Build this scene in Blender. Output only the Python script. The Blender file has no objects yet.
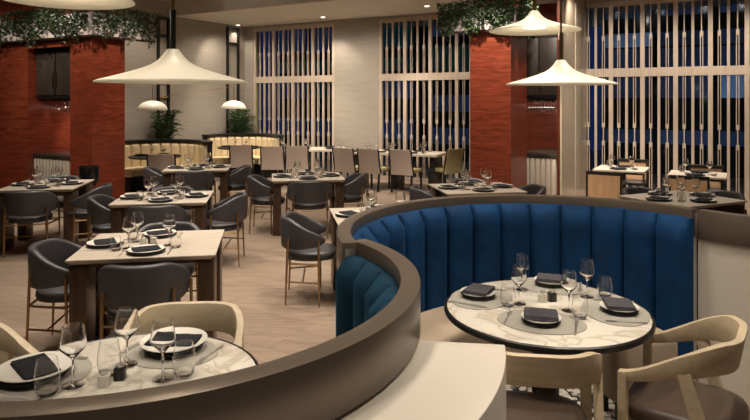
import bpy, bmesh, math, random
from mathutils import Vector, Matrix
random.seed(7)
S = bpy.context.scene
COL = S.collection
PI = math.pi
F, YH, H = 620.0, 100.0, 1.85
def R(d): return math.radians(d)
def at(u, v, z):                       # a point of height z on the sight line of the photo
    d = F*(H-z)/(v-YH)
    return Vector(((u-375)/F*d, d, z))
def on_line(P, D, u):                  # parameter along P + s D in plan where it crosses image column u
    k = (u-375)/F
    return (k*P[1]-P[0])/(D[0]-k*D[1])

# ------------------------------------------------------------------ materials
MATS = {}
def mat(name, col=(.5,.5,.5), rough=.5, metal=0.0, **kw):
    m = bpy.data.materials.new(name); m.use_nodes = True
    b = m.node_tree.nodes['Principled BSDF']
    b.inputs['Base Color'].default_value = (*col, 1)
    b.inputs['Roughness'].default_value = rough
    b.inputs['Metallic'].default_value = metal
    for k, v in kw.items():
        b.inputs[k].default_value = v
    MATS[name] = m
    return m
def nodes(m): return m.node_tree.nodes, m.node_tree.links, m.node_tree.nodes['Principled BSDF']
def tex_coord(m, scale=(1,1,1), rot=(0,0,0), src='Object'):
    n, l, b = nodes(m)
    t = n.new('ShaderNodeTexCoord'); mp = n.new('ShaderNodeMapping')
    mp.inputs['Scale'].default_value = scale; mp.inputs['Rotation'].default_value = rot
    l.new(t.outputs[src], mp.inputs['Vector'])
    return mp.outputs['Vector']
def ramp(m, stops):
    n = m.node_tree.nodes.new('ShaderNodeValToRGB')
    e = n.color_ramp.elements
    while len(e) < len(stops): e.new(.5)
    for i, (p, c) in enumerate(stops):
        e[i].position = p; e[i].color = (*c, 1)
    return n
def grain(name, c1, c2, scale, rough=.45, dist=2.0, detail=5, bump=0.0, src='Object', rot=(0,0,0), nscale=1.0, **kw):
    m = mat(name, c1, rough, **kw); n, l, b = nodes(m)
    v = tex_coord(m, scale, rot, src)
    t = n.new('ShaderNodeTexNoise'); t.inputs['Scale'].default_value = nscale
    t.inputs['Detail'].default_value = detail; t.inputs['Distortion'].default_value = dist
    l.new(v, t.inputs['Vector'])
    r = ramp(m, [(.3, c1), (.7, c2)])
    l.new(t.outputs['Fac'], r.inputs['Fac']); l.new(r.outputs['Color'], b.inputs['Base Color'])
    if bump:
        bp = n.new('ShaderNodeBump'); bp.inputs['Strength'].default_value = bump; bp.inputs['Distance'].default_value = .002
        l.new(t.outputs['Fac'], bp.inputs['Height']); l.new(bp.outputs['Normal'], b.inputs['Normal'])
    return m
def thin_glass(name, tint=(1,1,1), refl=.5, base=.03):
    m = bpy.data.materials.new(name); m.use_nodes = True
    n, l = m.node_tree.nodes, m.node_tree.links
    n.remove(n['Principled BSDF'])
    tr = n.new('ShaderNodeBsdfTransparent'); tr.inputs['Color'].default_value = (*tint, 1)
    gl = n.new('ShaderNodeBsdfGlossy'); gl.inputs['Roughness'].default_value = .07
    lw = n.new('ShaderNodeLayerWeight'); lw.inputs['Blend'].default_value = .5
    pw = n.new('ShaderNodeMath'); pw.operation = 'POWER'; pw.inputs[1].default_value = 3.2
    mr = n.new('ShaderNodeMapRange'); mr.inputs['To Min'].default_value = base; mr.inputs['To Max'].default_value = refl
    l.new(lw.outputs['Facing'], pw.inputs[0])
    mx = n.new('ShaderNodeMixShader')
    l.new(pw.outputs[0], mr.inputs['Value']); l.new(mr.outputs['Result'], mx.inputs['Fac'])
    l.new(tr.outputs[0], mx.inputs[1]); l.new(gl.outputs[0], mx.inputs[2])
    l.new(mx.outputs[0], n['Material Output'].inputs['Surface'])
    MATS[name] = m
    return m
def emit(name, col, s):
    m = mat(name, col, .5); b = m.node_tree.nodes['Principled BSDF']
    b.inputs['Emission Color'].default_value = (*col, 1); b.inputs['Emission Strength'].default_value = s
    return m

WA = math.atan2(.5, -.866)             # plan direction of the window wall
grain('red_wood', (.095,.017,.008), (.23,.046,.021), (3,3,26), .3, 1.2, 4, 0, 'Object', nscale=1.0)
grain('dark_red_wood', (.05,.010,.005), (.11,.022,.009), (3,3,26), .35, 1.2)
grain('oak', (.50,.40,.265), (.61,.50,.35), (3,30,30), .45, .6, 4)
grain('oak_warm', (.40,.235,.12), (.50,.31,.17), (30,30,3), .5, .6, 4)
grain('table_top', (.48,.415,.335), (.60,.53,.445), (3,30,8), .35, 1.0, 5)
grain('bronze_panel', (.075,.045,.028), (.13,.082,.052), (20,20,3), .35, .5, 3, metal=.55)
grain('dark_cabinet', (.022,.017,.014), (.04,.031,.025), (20,20,2), .4, .5, 3)
mat('grey_leather', (.056,.053,.058), .40)
mat('dark_leather', (.03,.028,.03), .35)
mat('brown_leather', (.085,.058,.042), .36)
mat('brass', (.42,.27,.14), .32, 1.0)
mat('dark_brass', (.12,.085,.055), .4, .9)
mat('black_wood', (.012,.011,.011), .35)
mat('gloss_black', (.015,.015,.016), .12)
mat('black_metal', (.012,.012,.012), .45, .3)
mat('cream_lacquer', (.66,.60,.52), .28)
mat('pier_panel', (.40,.33,.25), .18)
mat('cream_leather', (.68,.55,.34), .5)
mat('olive_fabric', (.28,.23,.11), .8)
mat('shade_cream', (.80,.74,.60), .45)
mat('porcelain', (.80,.77,.70), .25)
mat('dark_plate', (.02,.02,.022), .4)
mat('steel', (.72,.69,.64), .35, .9)
mat('salt_white', (.75,.72,.64), .4)
mat('pepper_black', (.012,.012,.012), .3)
mat('candle_white', (.85,.80,.68), .4)
mat('white_planter', (.50,.44,.42), .6)
mat('soil', (.03,.02,.012), .9)
mat('lamp_dome', (.85,.80,.66), .4)
mat('glass', (1,1,1), 0.0, 0.0, **{'Transmission Weight':1.0, 'IOR':1.42})
thin_glass('window_glass', (.78,.86,.95), .22, .012)
emit('lamp_white', (1,.93,.80), 6)
emit('downlight_white', (1,.9,.72), 9)
mat('bronze_cap', (.165,.132,.103), .32, .45)
def fabric(name, c1, c2, sc, rough=.9, sheen=0.0, tint=(1,1,1), bump=.3):
    m = grain(name, c1, c2, (1,1,1), rough, .3, 6, bump, nscale=sc)
    b = m.node_tree.nodes['Principled BSDF']
    b.inputs['Sheen Weight'].default_value = sheen; b.inputs['Sheen Tint'].default_value = (*tint, 1)
    b.inputs['Sheen Roughness'].default_value = .4
    b.inputs['Specular IOR Level'].default_value = .2
    return m
fabric('blue_velvet', (.002,.026,.085), (.004,.044,.135), 7, .8, .12, (.1,.4,1))
fabric('teal_velvet', (.002,.022,.046), (.004,.036,.070), 7, .8, .10, (.1,.6,.9))
fabric('beige_fabric', (.40,.31,.23), (.47,.37,.28), 90)
fabric('taupe_fabric', (.38,.30,.255), (.44,.355,.30), 90)
fabric('napkin_grey', (.07,.066,.076), (.105,.10,.115), 120)
fabric('napkin_dark', (.016,.016,.019), (.028,.028,.032), 120)
# striped woven placemat
m = mat('placemat_weave', (.33,.30,.25), .8); n, l, b = nodes(m)
w = n.new('ShaderNodeTexWave'); w.inputs['Scale'].default_value = 55; w.inputs['Distortion'].default_value = 2
l.new(tex_coord(m), w.inputs['Vector']); r = ramp(m, [(.2,(.30,.28,.245)), (.8,(.46,.43,.375))])
l.new(w.outputs['Color'], r.inputs['Fac']); l.new(r.outputs['Color'], b.inputs['Base Color'])
# marble
m = mat('marble', (.8,.76,.68), .14); n, l, b = nodes(m)
v = tex_coord(m, (1,1,1), (0,0,.6))
t = n.new('ShaderNodeTexNoise'); t.inputs['Scale'].default_value = 2.6; t.inputs['Detail'].default_value = 9; t.inputs['Distortion'].default_value = 1.6
l.new(v, t.inputs['Vector'])
r = ramp(m, [(.40,(.82,.77,.67)), (.47,(.80,.75,.66)), (.505,(.60,.53,.43)), (.535,(.79,.74,.65)), (.7,(.84,.80,.71))])
l.new(t.outputs['Fac'], r.inputs['Fac']); l.new(r.outputs['Color'], b.inputs['Base Color'])
# floor planks
m = mat('plank_floor', (.3,.2,.13), .38); n, l, b = nodes(m)
v = tex_coord(m, (1,1,1), (0,0,-(WA-PI)))
bk = n.new('ShaderNodeTexBrick'); bk.inputs['Scale'].default_value = 1
bk.inputs['Brick Width'].default_value = 2.0; bk.inputs['Row Height'].default_value = .2
bk.inputs['Mortar Size'].default_value = .003; bk.inputs['Bias'].default_value = -.2
bk.inputs['Color1'].default_value = (.33,.25,.19,1); bk.inputs['Color2'].default_value = (.26,.195,.15,1); bk.inputs['Mortar'].default_value = (.16,.115,.085,1)
l.new(v, bk.inputs['Vector'])
v2 = tex_coord(m, (1.5,22,1), (0,0,-(WA-PI)))
t = n.new('ShaderNodeTexNoise'); t.inputs['Scale'].default_value = 1.2; t.inputs['Detail'].default_value = 6; t.inputs['Distortion'].default_value = 1
l.new(v2, t.inputs['Vector'])
r = ramp(m, [(.3,(.72,.70,.68)), (.7,(1.12,1.12,1.12))]); l.new(t.outputs['Fac'], r.inputs['Fac'])
mx = n.new('ShaderNodeMix'); mx.data_type = 'RGBA'; mx.blend_type = 'MULTIPLY'; mx.inputs[0].default_value = 1
l.new(bk.outputs['Color'], mx.inputs[6]); l.new(r.outputs['Color'], mx.inputs[7]); l.new(mx.outputs[2], b.inputs['Base Color'])
# black and white mosaic inside the blue booth
m = mat('mosaic', (.6,.6,.6), .35); n, l, b = nodes(m)
ck = n.new('ShaderNodeTexVoronoi'); ck.inputs['Scale'].default_value = 26; ck.distance = 'CHEBYCHEV'
l.new(tex_coord(m), ck.inputs['Vector']); r = ramp(m, [(.42,(.62,.58,.50)), (.5,(.03,.03,.03))])
l.new(ck.outputs['Distance'], r.inputs['Fac']); l.new(r.outputs['Color'], b.inputs['Base Color'])
# wall covering with fine horizontal weave
def wallcover(name, c1, c2):
    return grain(name, c1, c2, (2,2,38), .7, .4, 5, .15)
wallcover('wall_cover', (.29,.25,.205), (.345,.30,.25))
grain('lattice_wood', (.42,.335,.265), (.52,.425,.34), (20,20,3), .4, .5, 3)
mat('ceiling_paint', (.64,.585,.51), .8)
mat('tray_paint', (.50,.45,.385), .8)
mat('plain_wall', (.45,.38,.30), .8)
grain('stone_counter', (.018,.016,.013), (.05,.045,.036), (6,6,6), .25, 1.5)
grain('slat_cream', (.42,.36,.29), (.50,.43,.35), (60,60,1.5), .5, .2, 2)
# leaves
def leaf_mat(name, c1, c2):
    m = mat(name, c1, .5); n, l, b = nodes(m)
    t = n.new('ShaderNodeTexNoise'); t.inputs['Scale'].default_value = 18
    l.new(tex_coord(m), t.inputs['Vector']); r = ramp(m, [(.35,c1), (.65,c2)])
    l.new(t.outputs['Fac'], r.inputs['Fac']); l.new(r.outputs['Color'], b.inputs['Base Color'])
leaf_mat('ivy_leaf', (.012,.030,.010), (.055,.085,.030))
leaf_mat('palm_leaf', (.012,.036,.010), (.07,.12,.035))
# night street beyond the glass: dark facade with dim lit blue window bands
mat('night_facade', (.008,.010,.016), .8)
def lit(name, col, s, sc):
    m = emit(name, col, s); n, l, b = nodes(m)
    t = n.new('ShaderNodeTexNoise'); t.inputs['Scale'].default_value = sc; t.inputs['Detail'].default_value = 3
    l.new(tex_coord(m), t.inputs['Vector']); r = ramp(m, [(.35,tuple(c*.35 for c in col)), (.65,col)])
    l.new(t.outputs['Fac'], r.inputs['Fac']); l.new(r.outputs['Color'], b.inputs['Emission Color'])
lit('lit_blue', (.05,.095,.21), .16, .9)
lit('lit_pale', (.17,.29,.46), .36, 1.2)
lit('lit_green', (.03,.15,.13), .08, 1.2)

# ------------------------------------------------------------------ mesh helpers
class MB:
    def __init__(s): s.v = []; s.f = []
    def add(s, vs, fs, M=None):
        o = len(s.v)
        s.v += [tuple(M @ Vector(p)) if M is not None else tuple(p) for p in vs]
        s.f += [tuple(i+o for i in f) for f in fs]
        return s
    def box(s, c, d, rz=0, M=None):
        x, y, z = d[0]/2, d[1]/2, d[2]/2
        T = Matrix.Translation(c) @ Matrix.Rotation(rz, 4, 'Z')
        if M is not None: T = T @ M
        vs = [(a*x, b*y, e*z) for a in (-1,1) for b in (-1,1) for e in (-1,1)]
        return s.add(vs, [(0,1,3,2),(4,6,7,5),(0,4,5,1),(2,3,7,6),(0,2,6,4),(1,5,7,3)], T)
    def bar(s, a, b, w, h):            # rectangular bar between two points
        a, b = Vector(a), Vector(b); d = b-a; L = d.length
        q = d.to_track_quat('X', 'Z').to_matrix().to_4x4()
        T = Matrix.Translation((a+b)/2) @ q
        x, y, z = L/2, w/2, h/2
        vs = [(i*x, j*y, k*z) for i in (-1,1) for j in (-1,1) for k in (-1,1)]
        return s.add(vs, [(0,1,3,2),(4,6,7,5),(0,4,5,1),(2,3,7,6),(0,2,6,4),(1,5,7,3)], T)
    def lathe(s, prof, n=24, c=(0,0,0), sx=1, sy=1):
        vs = []; fs = []; m = len(prof)
        for i in range(n):
            a = 2*PI*i/n
            for r_, z in prof: vs.append((c[0]+r_*math.cos(a)*sx, c[1]+r_*math.sin(a)*sy, c[2]+z))
        for i in range(n):
            j = (i+1) % n
            for k in range(m-1):
                if prof[k][0] < 1e-6 and prof[k+1][0] < 1e-6: continue
                fs.append((i*m+k, j*m+k, j*m+k+1, i*m+k+1))
        return s.add(vs, fs)
    def tube(s, pts, r, n=8, cap=True):
        pts = [Vector(p) for p in pts]; rs = r if isinstance(r, (list, tuple)) else [r]*len(pts)
        rings = []; up = Vector((0,0,1))
        for i, p in enumerate(pts):
            d = (pts[min(i+1, len(pts)-1)] - pts[max(i-1, 0)]).normalized()
            x = d.cross(up)
            if x.length < .05: x = d.cross(Vector((1,0,0)))
            x.normalize(); y = d.cross(x)
            rings.append([p + (x*math.cos(2*PI*k/n) + y*math.sin(2*PI*k/n))*rs[i] for k in range(n)])
        vs = [q for g in rings for q in g]; fs = []
        for i in range(len(pts)-1):
            for k in range(n):
                fs.append((i*n+k, i*n+(k+1)%n, (i+1)*n+(k+1)%n, (i+1)*n+k))
        if cap: fs += [tuple(range(n)), tuple((len(pts)-1)*n+k for k in reversed(range(n)))]
        return s.add(vs, fs)
    def loft(s, secs, cap=True, closed=False):    # secs: equal-length closed sections
        n = len(secs[0]); vs = [p for g in secs for p in g]; fs = []
        m = len(secs)
        for i in range(m if closed else m-1):
            a, b = i*n, ((i+1) % m)*n
            for k in range(n): fs.append((a+k, a+(k+1)%n, b+(k+1)%n, b+k))
        if cap and not closed: fs += [tuple(reversed(range(n))), tuple((m-1)*n+k for k in range(n))]
        return s.add(vs, fs)
    def arc(s, c, r0, r1, a0, a1, z0, z1, n=40):
        secs = []
        for i in range(n+1):
            a = R(a0 + (a1-a0)*i/n); ca, sa = math.cos(a), math.sin(a)
            secs.append([(c[0]+r_*ca, c[1]+r_*sa, z) for r_, z in ((r0,z0),(r1,z0),(r1,z1),(r0,z1))])
        return s.loft(secs)
    def prism(s, poly, z0, z1):
        n = len(poly)
        vs = [(p[0],p[1],z0) for p in poly] + [(p[0],p[1],z1) for p in poly]
        fs = [tuple(reversed(range(n))), tuple(range(n,2*n))] + [(i,(i+1)%n,n+(i+1)%n,n+i) for i in range(n)]
        return s.add(vs, fs)
    def build(s, name, m, parent=None, smooth=True, bevel=0, loc=None, seg=2, angle=40):
        me = bpy.data.meshes.new(name); me.from_pydata(s.v, [], s.f); me.update()
        bm = bmesh.new(); bm.from_mesh(me)
        bmesh.ops.remove_doubles(bm, verts=bm.verts, dist=1e-5)
        bmesh.ops.recalc_face_normals(bm, faces=bm.faces)
        if bevel:
            ed = [e for e in bm.edges if len(e.link_faces) == 2 and e.calc_face_angle(0) > R(35)]
            bmesh.ops.bevel(bm, geom=ed, offset=bevel, segments=seg, affect='EDGES', profile=.5, clamp_overlap=True)
        bm.to_mesh(me); bm.free()
        if smooth:
            me.polygons.foreach_set('use_smooth', [True]*len(me.polygons))
            me.set_sharp_from_angle(angle=R(angle))
        me.materials.append(MATS[m] if isinstance(m, str) else m)
        o = bpy.data.objects.new(name, me); COL.objects.link(o)
        if parent: o.parent = parent
        if loc is not None: o.location = loc
        return o
def rrect(w, h, r, n=3, cx=0, cy=0):   # rounded rectangle outline
    pts = []
    for (sx, sy, a0) in ((1,1,0), (-1,1,90), (-1,-1,180), (1,-1,270)):
        for i in range(n+1):
            a = R(a0+90*i/n); pts.append((cx+sx*(w/2-r)+r*math.cos(a), cy+sy*(h/2-r)+r*math.sin(a)))
    return pts
def tag(o, label, cat, group=None, kind=None):
    o['label'] = label; o['category'] = cat
    if group: o['group'] = group
    if kind: o['kind'] = kind
    return o
def empty(name, loc=(0,0,0), rz=0):
    o = bpy.data.objects.new(name, None); COL.objects.link(o)
    o.location = loc; o.rotation_euler = (0,0,rz); o.empty_display_size = .1
    return o
def thing(name, label, cat, loc=(0,0,0), rz=0, group=None):
    return tag(empty(name, loc, rz), label, cat, group)
def structure(o):
    o['kind'] = 'structure'; return o
def copy_tree(o, parent=None):
    c = o.copy(); COL.objects.link(c)
    if parent: c.parent = parent
    for ch in list(o.children): copy_tree(ch, c)
    return c
class Kind:                            # first placement uses the prototype, later ones copy it
    def __init__(s, make): s.make = make; s.proto = None
    def put(s, label, loc, rz=0, group=None):
        if s.proto is None: o = s.proto = s.make()
        else: o = copy_tree(s.proto)
        o.location = loc; o.rotation_euler = (0,0,rz); o['label'] = label
        if group: o['group'] = group
        return o

# ------------------------------------------------------------------ room shell
e2 = Vector((-.866,.5)); e1 = Vector((.5,.866))
P0 = Vector(((583-375)/F*12.1, 12.1))
ZC = 3.78
wr = math.atan2(-.5, .866)             # rotation whose local x runs along the window wall to the right, y outward
def W(s, t=0, z=0): p = P0 - e2*s + e1*t; return Vector((p.x, p.y, z))
def su(u, t=0):                        # distance along the window wall of image column u
    p = P0 + e1*t
    return -on_line(p, e2, u)
corner = su(246)
S_END = su(747) + 3.0

structure(MB().box((0,6,-.05),(34,34,.1)).build('floor','plank_floor',smooth=False))
def wbox(s0, s1, t0, t1, z0, z1, mb=None):
    mb = mb or MB()
    c = W((s0+s1)/2, (t0+t1)/2, (z0+z1)/2)
    return mb.box(c, (abs(s1-s0), abs(t1-t0), z1-z0), wr)
# ceiling: low strip by the windows, raised tray towards the room
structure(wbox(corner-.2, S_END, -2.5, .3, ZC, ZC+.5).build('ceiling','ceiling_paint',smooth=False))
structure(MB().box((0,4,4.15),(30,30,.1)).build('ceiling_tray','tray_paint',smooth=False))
# windows
Z_T0, Z_T1, Z_TOP = 2.29, 2.45, 3.63
ZB = .10
def window(idx, us, extra=0):
    ss = [su(u) for u in us]
    a, bwid = ss[0], (ss[-1]-ss[0])/(len(ss)-1)
    n = len(ss)-1 + extra
    root = structure(empty('window_%d' % idx, W(a)))
    root.rotation_euler = (0,0,wr)
    fr = MB(); L = n*bwid
    for k in range(n+1):
        fr.box((k*bwid, 0, (ZB+Z_TOP)/2), (.075, .06, Z_TOP-ZB))
    fr.box((L/2,0,(Z_T0+Z_T1)/2), (L+.075,.07,Z_T1-Z_T0)); fr.box((L/2,0,Z_TOP+.045),(L+.075,.07,.09)); fr.box((L/2,0,ZB/2),(L+.075,.07,ZB))
    fr.build('window_frame','lattice_wood',root,smooth=False)
    sl = MB()
    for k in range(n): sl.box(((k+.5)*bwid,0,(ZB+Z_TOP)/2),(.045,.04,Z_TOP-ZB-.01))
    sl.build('window_slat','lattice_wood',root,smooth=False)
    for k in range(n):
        for q in (.25,.75):
            x = (k+q)*bwid
            up = MB()
            up.box((x,0,(3.06+Z_TOP)/2),(.018,.02,Z_TOP-3.06)).box((x,0,3.03),(.054,.035,.09))
            for d in (-.019,.019): up.box((x+d,0,(Z_T1+3.0)/2),(.013,.02,3.0-Z_T1))
            up.build('spindle','lattice_wood',root,smooth=False)
            lo = MB()
            lo.box((x,0,1.195),(.018,.02,.29)).box((x,0,1.37),(.054,.035,.09)).box((x,0,1.02),(.054,.035,.09))
            for d in (-.019,.019):
                lo.box((x+d,0,(.98+ZB)/2),(.013,.02,.98-ZB)); lo.box((x+d,0,(Z_T0+1.41)/2),(.013,.02,Z_T0-1.41))
            lo.build('spindle','lattice_wood',root,smooth=False)
    MB().box((L/2,.11,(ZB+Z_TOP)/2),(L,.012,Z_TOP-ZB)).build('pane','window_glass',root,smooth=False)
    return a-.036, a+L+.036
w1 = window(1, [255.5,275,294,314.5,334])
w2 = window(2, [381,405,430,457], 1)
w3 = window(3, [581,609,641.5,676,711.7,747], 3)
wl = MB()
for (a, b_) in ((corner-.3, w1[0]), (w1[1], w2[0])): wbox(a, b_, -.04, .2, 0, ZC, wl)
for (a, b_) in (w1, w2, w3): wbox(a, b_, -.02, .15, Z_TOP+.09, ZC, wl)
structure(wl.build('wall_window','wall_cover',smooth=False))
structure(wbox(w2[1], w3[0], -.02, .2, 0, ZC).build('wall_niche','red_wood',smooth=False))
structure(wbox(w3[1], w3[1]+2, -.02, .2, 0, ZC).build('wall_far_right','wall_cover',smooth=False))
# left wall runs from the corner towards the camera
def LW(s, t=0, z=0): p = (P0 - e2*corner) - e1*s + (-e2)*t; return Vector((p.x,p.y,z))
lr = math.atan2(-.866, -.5)
structure(MB().box(LW(2.6,-.1,2.1),(5.8,.2,4.2),lr).build('wall_left','wall_cover',smooth=False))
structure(MB().box((-11,2,2.05),(.2,26,4.1)).build('wall_far_left','plain_wall',smooth=False))
structure(MB().box((10.5,0,2.05),(.2,24,4.1)).build('wall_right','plain_wall',smooth=False))
structure(MB().box((0,-4.5,2.05),(24,.2,4.1)).build('wall_back','plain_wall',smooth=False))

# street outside
def facade(name, label, s0, s1, t, z1, bands, mats):
    t_ = tag(empty(name, W((s0+s1)/2, t, 0), wr), label, 'building', 'buildings across the street')
    L = s1-s0
    MB().box((0,.5,z1/2),(L,1,z1)).build('wall','night_facade',t_,smooth=False)
    for i, (za, zb) in enumerate(bands):
        nn = max(2, int(L/1.3)); wd = L/nn
        for k in range(nn):
            MB().box((-L/2+(k+.5)*wd,-.02,(za+zb)/2),(wd*.86,.06,zb-za)).build('window',mats[(i+k*(i%2))%len(mats)],t_,smooth=False)
    return t_
facade('building','night office facade with blue lit bands seen beyond the right windows', su(560), su(747)+6, 4.5, 7.0,
       [(.75,1.1),(1.9,2.5),(2.6,3.15),(3.2,3.55),(3.95,5.4)], ['lit_blue','lit_blue','lit_blue','lit_pale','lit_blue'])
facade('building','night building glowing blue and green beyond the middle windows', su(378)-1.0, su(520), 5.0, 7.0,
       [(.5,1.0),(1.5,2.0),(2.7,3.5),(3.8,4.6),(4.9,5.6)], ['lit_blue','lit_blue','lit_green','lit_blue'])
facade('building','night building glowing deep blue beyond the left windows', su(246)-3, su(365)-1.1, 5.0, 7.0,
       [(.6,1.2),(1.9,2.5),(2.8,3.2),(3.5,4.3),(4.7,5.6)], ['lit_blue','lit_blue','lit_green','lit_blue'])

# ------------------------------------------------------------------ red columns and bar niches
def cwall(p, q, z0, z1, th, side):     # wall slab between plan points, thickness towards side vector
    a, b_ = Vector(p), Vector(q); o = Vector(side)*th
    return MB().prism([a, b_, b_+o, a+o], z0, z1)
n_e1 = Vector((.5,.866)); n_e2 = Vector((-.866,.5))
# left column
cL = Vector(((92-375)/F*9.7, 9.7)); aL = on_line(cL, n_e2, 70); bL = on_line(cL, n_e1, 125)
o = MB().prism([cL, cL+n_e1*bL, cL+n_e1*bL+n_e2*aL, cL+n_e2*aL], 0, 4.1).build('column','red_wood',smooth=False, bevel=.006)
structure(o)
sN = on_line(cL, n_e2, 28)
structure(cwall(cL+n_e2*sN, cL+n_e2*(sN+5), 0, 4.1, .9, n_e1).build('wall_bar_side','red_wood',smooth=False))
structure(cwall(cL+n_e2*aL+n_e1*.85, cL+n_e2*sN+n_e1*.85, 0, 4.1, .1, n_e1).build('wall_bar_back','red_wood',smooth=False))
structure(cwall(cL+n_e2*aL, cL+n_e2*sN, 2.72, 4.1, .8, n_e1).build('trim_bar_header','red_wood',smooth=False))
# right column
cR = Vector(((511-375)/F*9.6, 9.6)); aR = on_line(cR, n_e2, 470); bR = on_line(cR, n_e1, 527)
structure(MB().prism([cR, cR+n_e1*bR, cR+n_e1*bR+n_e2*aR, cR+n_e2*aR], 0, 4.1).build('column','red_wood',smooth=False, bevel=.006))
# return wall beside the right niche, cream panelled outer face with a dark red front edge
pR = Vector(((557-375)/F*10.35, 10.35))
dR = (P0 - pR).dot(n_e1)
structure(cwall(pR+(-n_e2)*.05, pR+(-n_e2)*.05+n_e1*(dR+.05), 0, ZC, .03, -n_e2).build('wall_pier','pier_panel',smooth=False))
structure(cwall(pR, pR+n_e1*dR, 0, ZC, .05, -n_e2).build('trim_pier_edge','dark_red_wood',smooth=False))
for k in (2,):
    structure(cwall(pR-n_e2*.08+n_e1*(dR*k/4), pR-n_e2*.08+n_e1*(dR*k/4+.02), 0, 3.6, .012, -n_e2).build('trim_pier_batten','pier_panel',smooth=False))

def bar_niche(A, B, depth, side, zc0, zc1):
    # A..B: front line of the counter in plan (left to right); inward = n_e1
    A, B = Vector(A), Vector(B); d = (B-A); L = d.length; x = d/L; rz = math.atan2(x.y, x.x)
    mid = (A+B)/2
    t = thing('bar_counter', 'pale fluted bar counter with dark stone top in the %s niche' % side, 'counter', (mid.x,mid.y,0), rz, 'bar counters')
    MB().box((0,depth/2+.03,.43),(L-.01,depth-.06,.86)).build('body','slat_cream',t,smooth=False)
    for k in range(int(L/.09)):
        MB().box((-L/2+.05+k*.09,.02,.44),(.07,.02,.82)).build('front_slat','slat_cream',t,bevel=.004)
    MB().box((0,depth/2,.90),(L-.01,depth,.07)).build('countertop','stone_counter',t,bevel=.006)
    c = thing('wall_cabinet', 'dark two door wall cabinet above the %s bar counter' % side, 'cabinet', (mid.x+n_e1.x*.06,mid.y+n_e1.y*.06,zc0), rz, 'bar wall cabinets')
    dp = depth-.06-.02
    MB().box((0,dp/2,(zc1-zc0)/2),(L-.02,dp,zc1-zc0)).build('body','black_wood',c,smooth=False)
    for k in (-1,1):
        dd = MB().box((k*L*.245,-.012,(zc1-zc0)/2),(L*.45,.024,zc1-zc0-.1)).build('door','dark_cabinet',c,bevel=.004)
        MB().box((k*.05,-.035,.3),(.012,.02,.25)).build('handle','dark_brass',dd)
    g = thing('glass_rack', 'dark hanging glass rack under the %s wall cabinet' % side, 'rack', (mid.x+n_e1.x*.12,mid.y+n_e1.y*.12,zc0), rz, 'hanging glass racks')
    MB().box((0,.12,-.012),(L-.1,.22,.024)).build('board','black_wood',g,smooth=False)
    for k in range(6):
        MB().box((-L/2+.14+k*(L-.28)/5,.12,-.04),(.02,.2,.035)).build('rail','dark_brass',g,smooth=False)
    N = 9
    for k in range(N):
        p = mid + x*(-L/2+.12+k*(L-.24)/(N-1)) + n_e1*.22
        words = ['first','second','third','fourth','fifth','sixth','seventh','eighth','ninth']
        hang_glass.put('upside down wine glass hanging in the %s bar niche, %s from the left' % (side, words[k]), (p.x,p.y,zc0-.058), 0, 'hanging glasses in the %s niche' % side)
def make_hang():
    o = MB().lathe([(0,0),(.034,-.001),(.034,-.004),(.005,-.008),(.004,-.085),(.03,-.11),(.042,-.145),(.034,-.2),(.031,-.2),(.039,-.145),(.027,-.113),(0,-.10)],14).build('hanging_wine_glass','glass')
    return tag(o,'','wine glass')
hang_glass = Kind(make_hang)
zcab0, zcab1 = 1.88, 2.70
A_ = cL+n_e2*sN+n_e1*.08; B_ = cL+n_e2*aL+n_e1*.08
bar_niche(A_, B_, .72, 'left', zcab0, zcab1)
A2 = pR + n_e2*1.15 + n_e1*.06; B2 = pR + n_e1*.06
A2 = pR + n_e2*(on_line(pR, n_e2, 518)) + n_e1*.06
bar_niche(A2, B2, 1.2, 'right', zcab0, 2.95)
# planters with trailing ivy around the columns
def ivy_mesh(edges, n, z0, drop, thick, z_top):
    mb = MB()
    for i in range(n):
        a, b_, nrm = edges[random.choices(range(len(edges)), [ (Vector(e[1])-Vector(e[0])).length for e in edges])[0]]
        a, b_, nrm = Vector(a), Vector(b_), Vector(nrm)
        f = random.random(); p = a.lerp(b_, f)
        lobe = .45+.55*abs(math.sin(f*9+a.x*3))*random.random()**.3
        z = z_top + .10 - random.random()**1.15*drop*lobe
        off = .02+random.random()*thick*(1 if z > z0 else .7)
        q = Vector((p.x+nrm.x*off, p.y+nrm.y*off, z))
        leaf(mb, q, random.uniform(.028,.055))
    return mb
def leaf(mb, q, s_, el=1.0):
    M = Matrix.Translation(q) @ Matrix.Rotation(random.uniform(0,2*PI),4,'Z') @ Matrix.Rotation(random.uniform(-.9,.9),4,'X') @ Matrix.Rotation(random.uniform(-1.2,.6),4,'Y')
    mb.add([(0,0,0),(s_*.5,s_*.55,.01),(s_*1.25*el,0,-.012),(s_*.5,-s_*.55,.01)], [(0,1,2),(0,2,3)], M)
def planter(label, corner_, la, lb, z0, z1, n):
    # L-shaped trough: la along e2 on the left face, lb along e1 on the right face, overhanging by .12
    c = Vector(corner_) + (-n_e1-n_e2)*.10
    t = thing('hanging_planter', label, 'planter', (c.x,c.y,z0), 0, 'ivy planters around the red columns')
    c0 = Vector((0,0))
    w_ = .10
    L = MB().prism([c0, c0+n_e1*lb, c0+n_e1*lb+n_e2*w_, c0+n_e1*w_+n_e2*w_, c0+n_e1*w_+n_e2*la, c0+n_e2*la], 0, z1-z0)
    L.build('trough','white_planter',t,bevel=.006)
    MB().prism([c0, c0+n_e1*lb, c0+n_e1*lb+n_e2*w_, c0+n_e1*w_+n_e2*w_, c0+n_e1*w_+n_e2*la, c0+n_e2*la], -.025, -.001).build('bottom_trim','dark_brass',t,smooth=False)
    ivy_mesh([(c0, n_e2*la, -n_e1), (c0, n_e1*lb, -n_e2)], n, 0, .62, .10, z1-z0).build('ivy','ivy_leaf',t,smooth=False)
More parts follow.
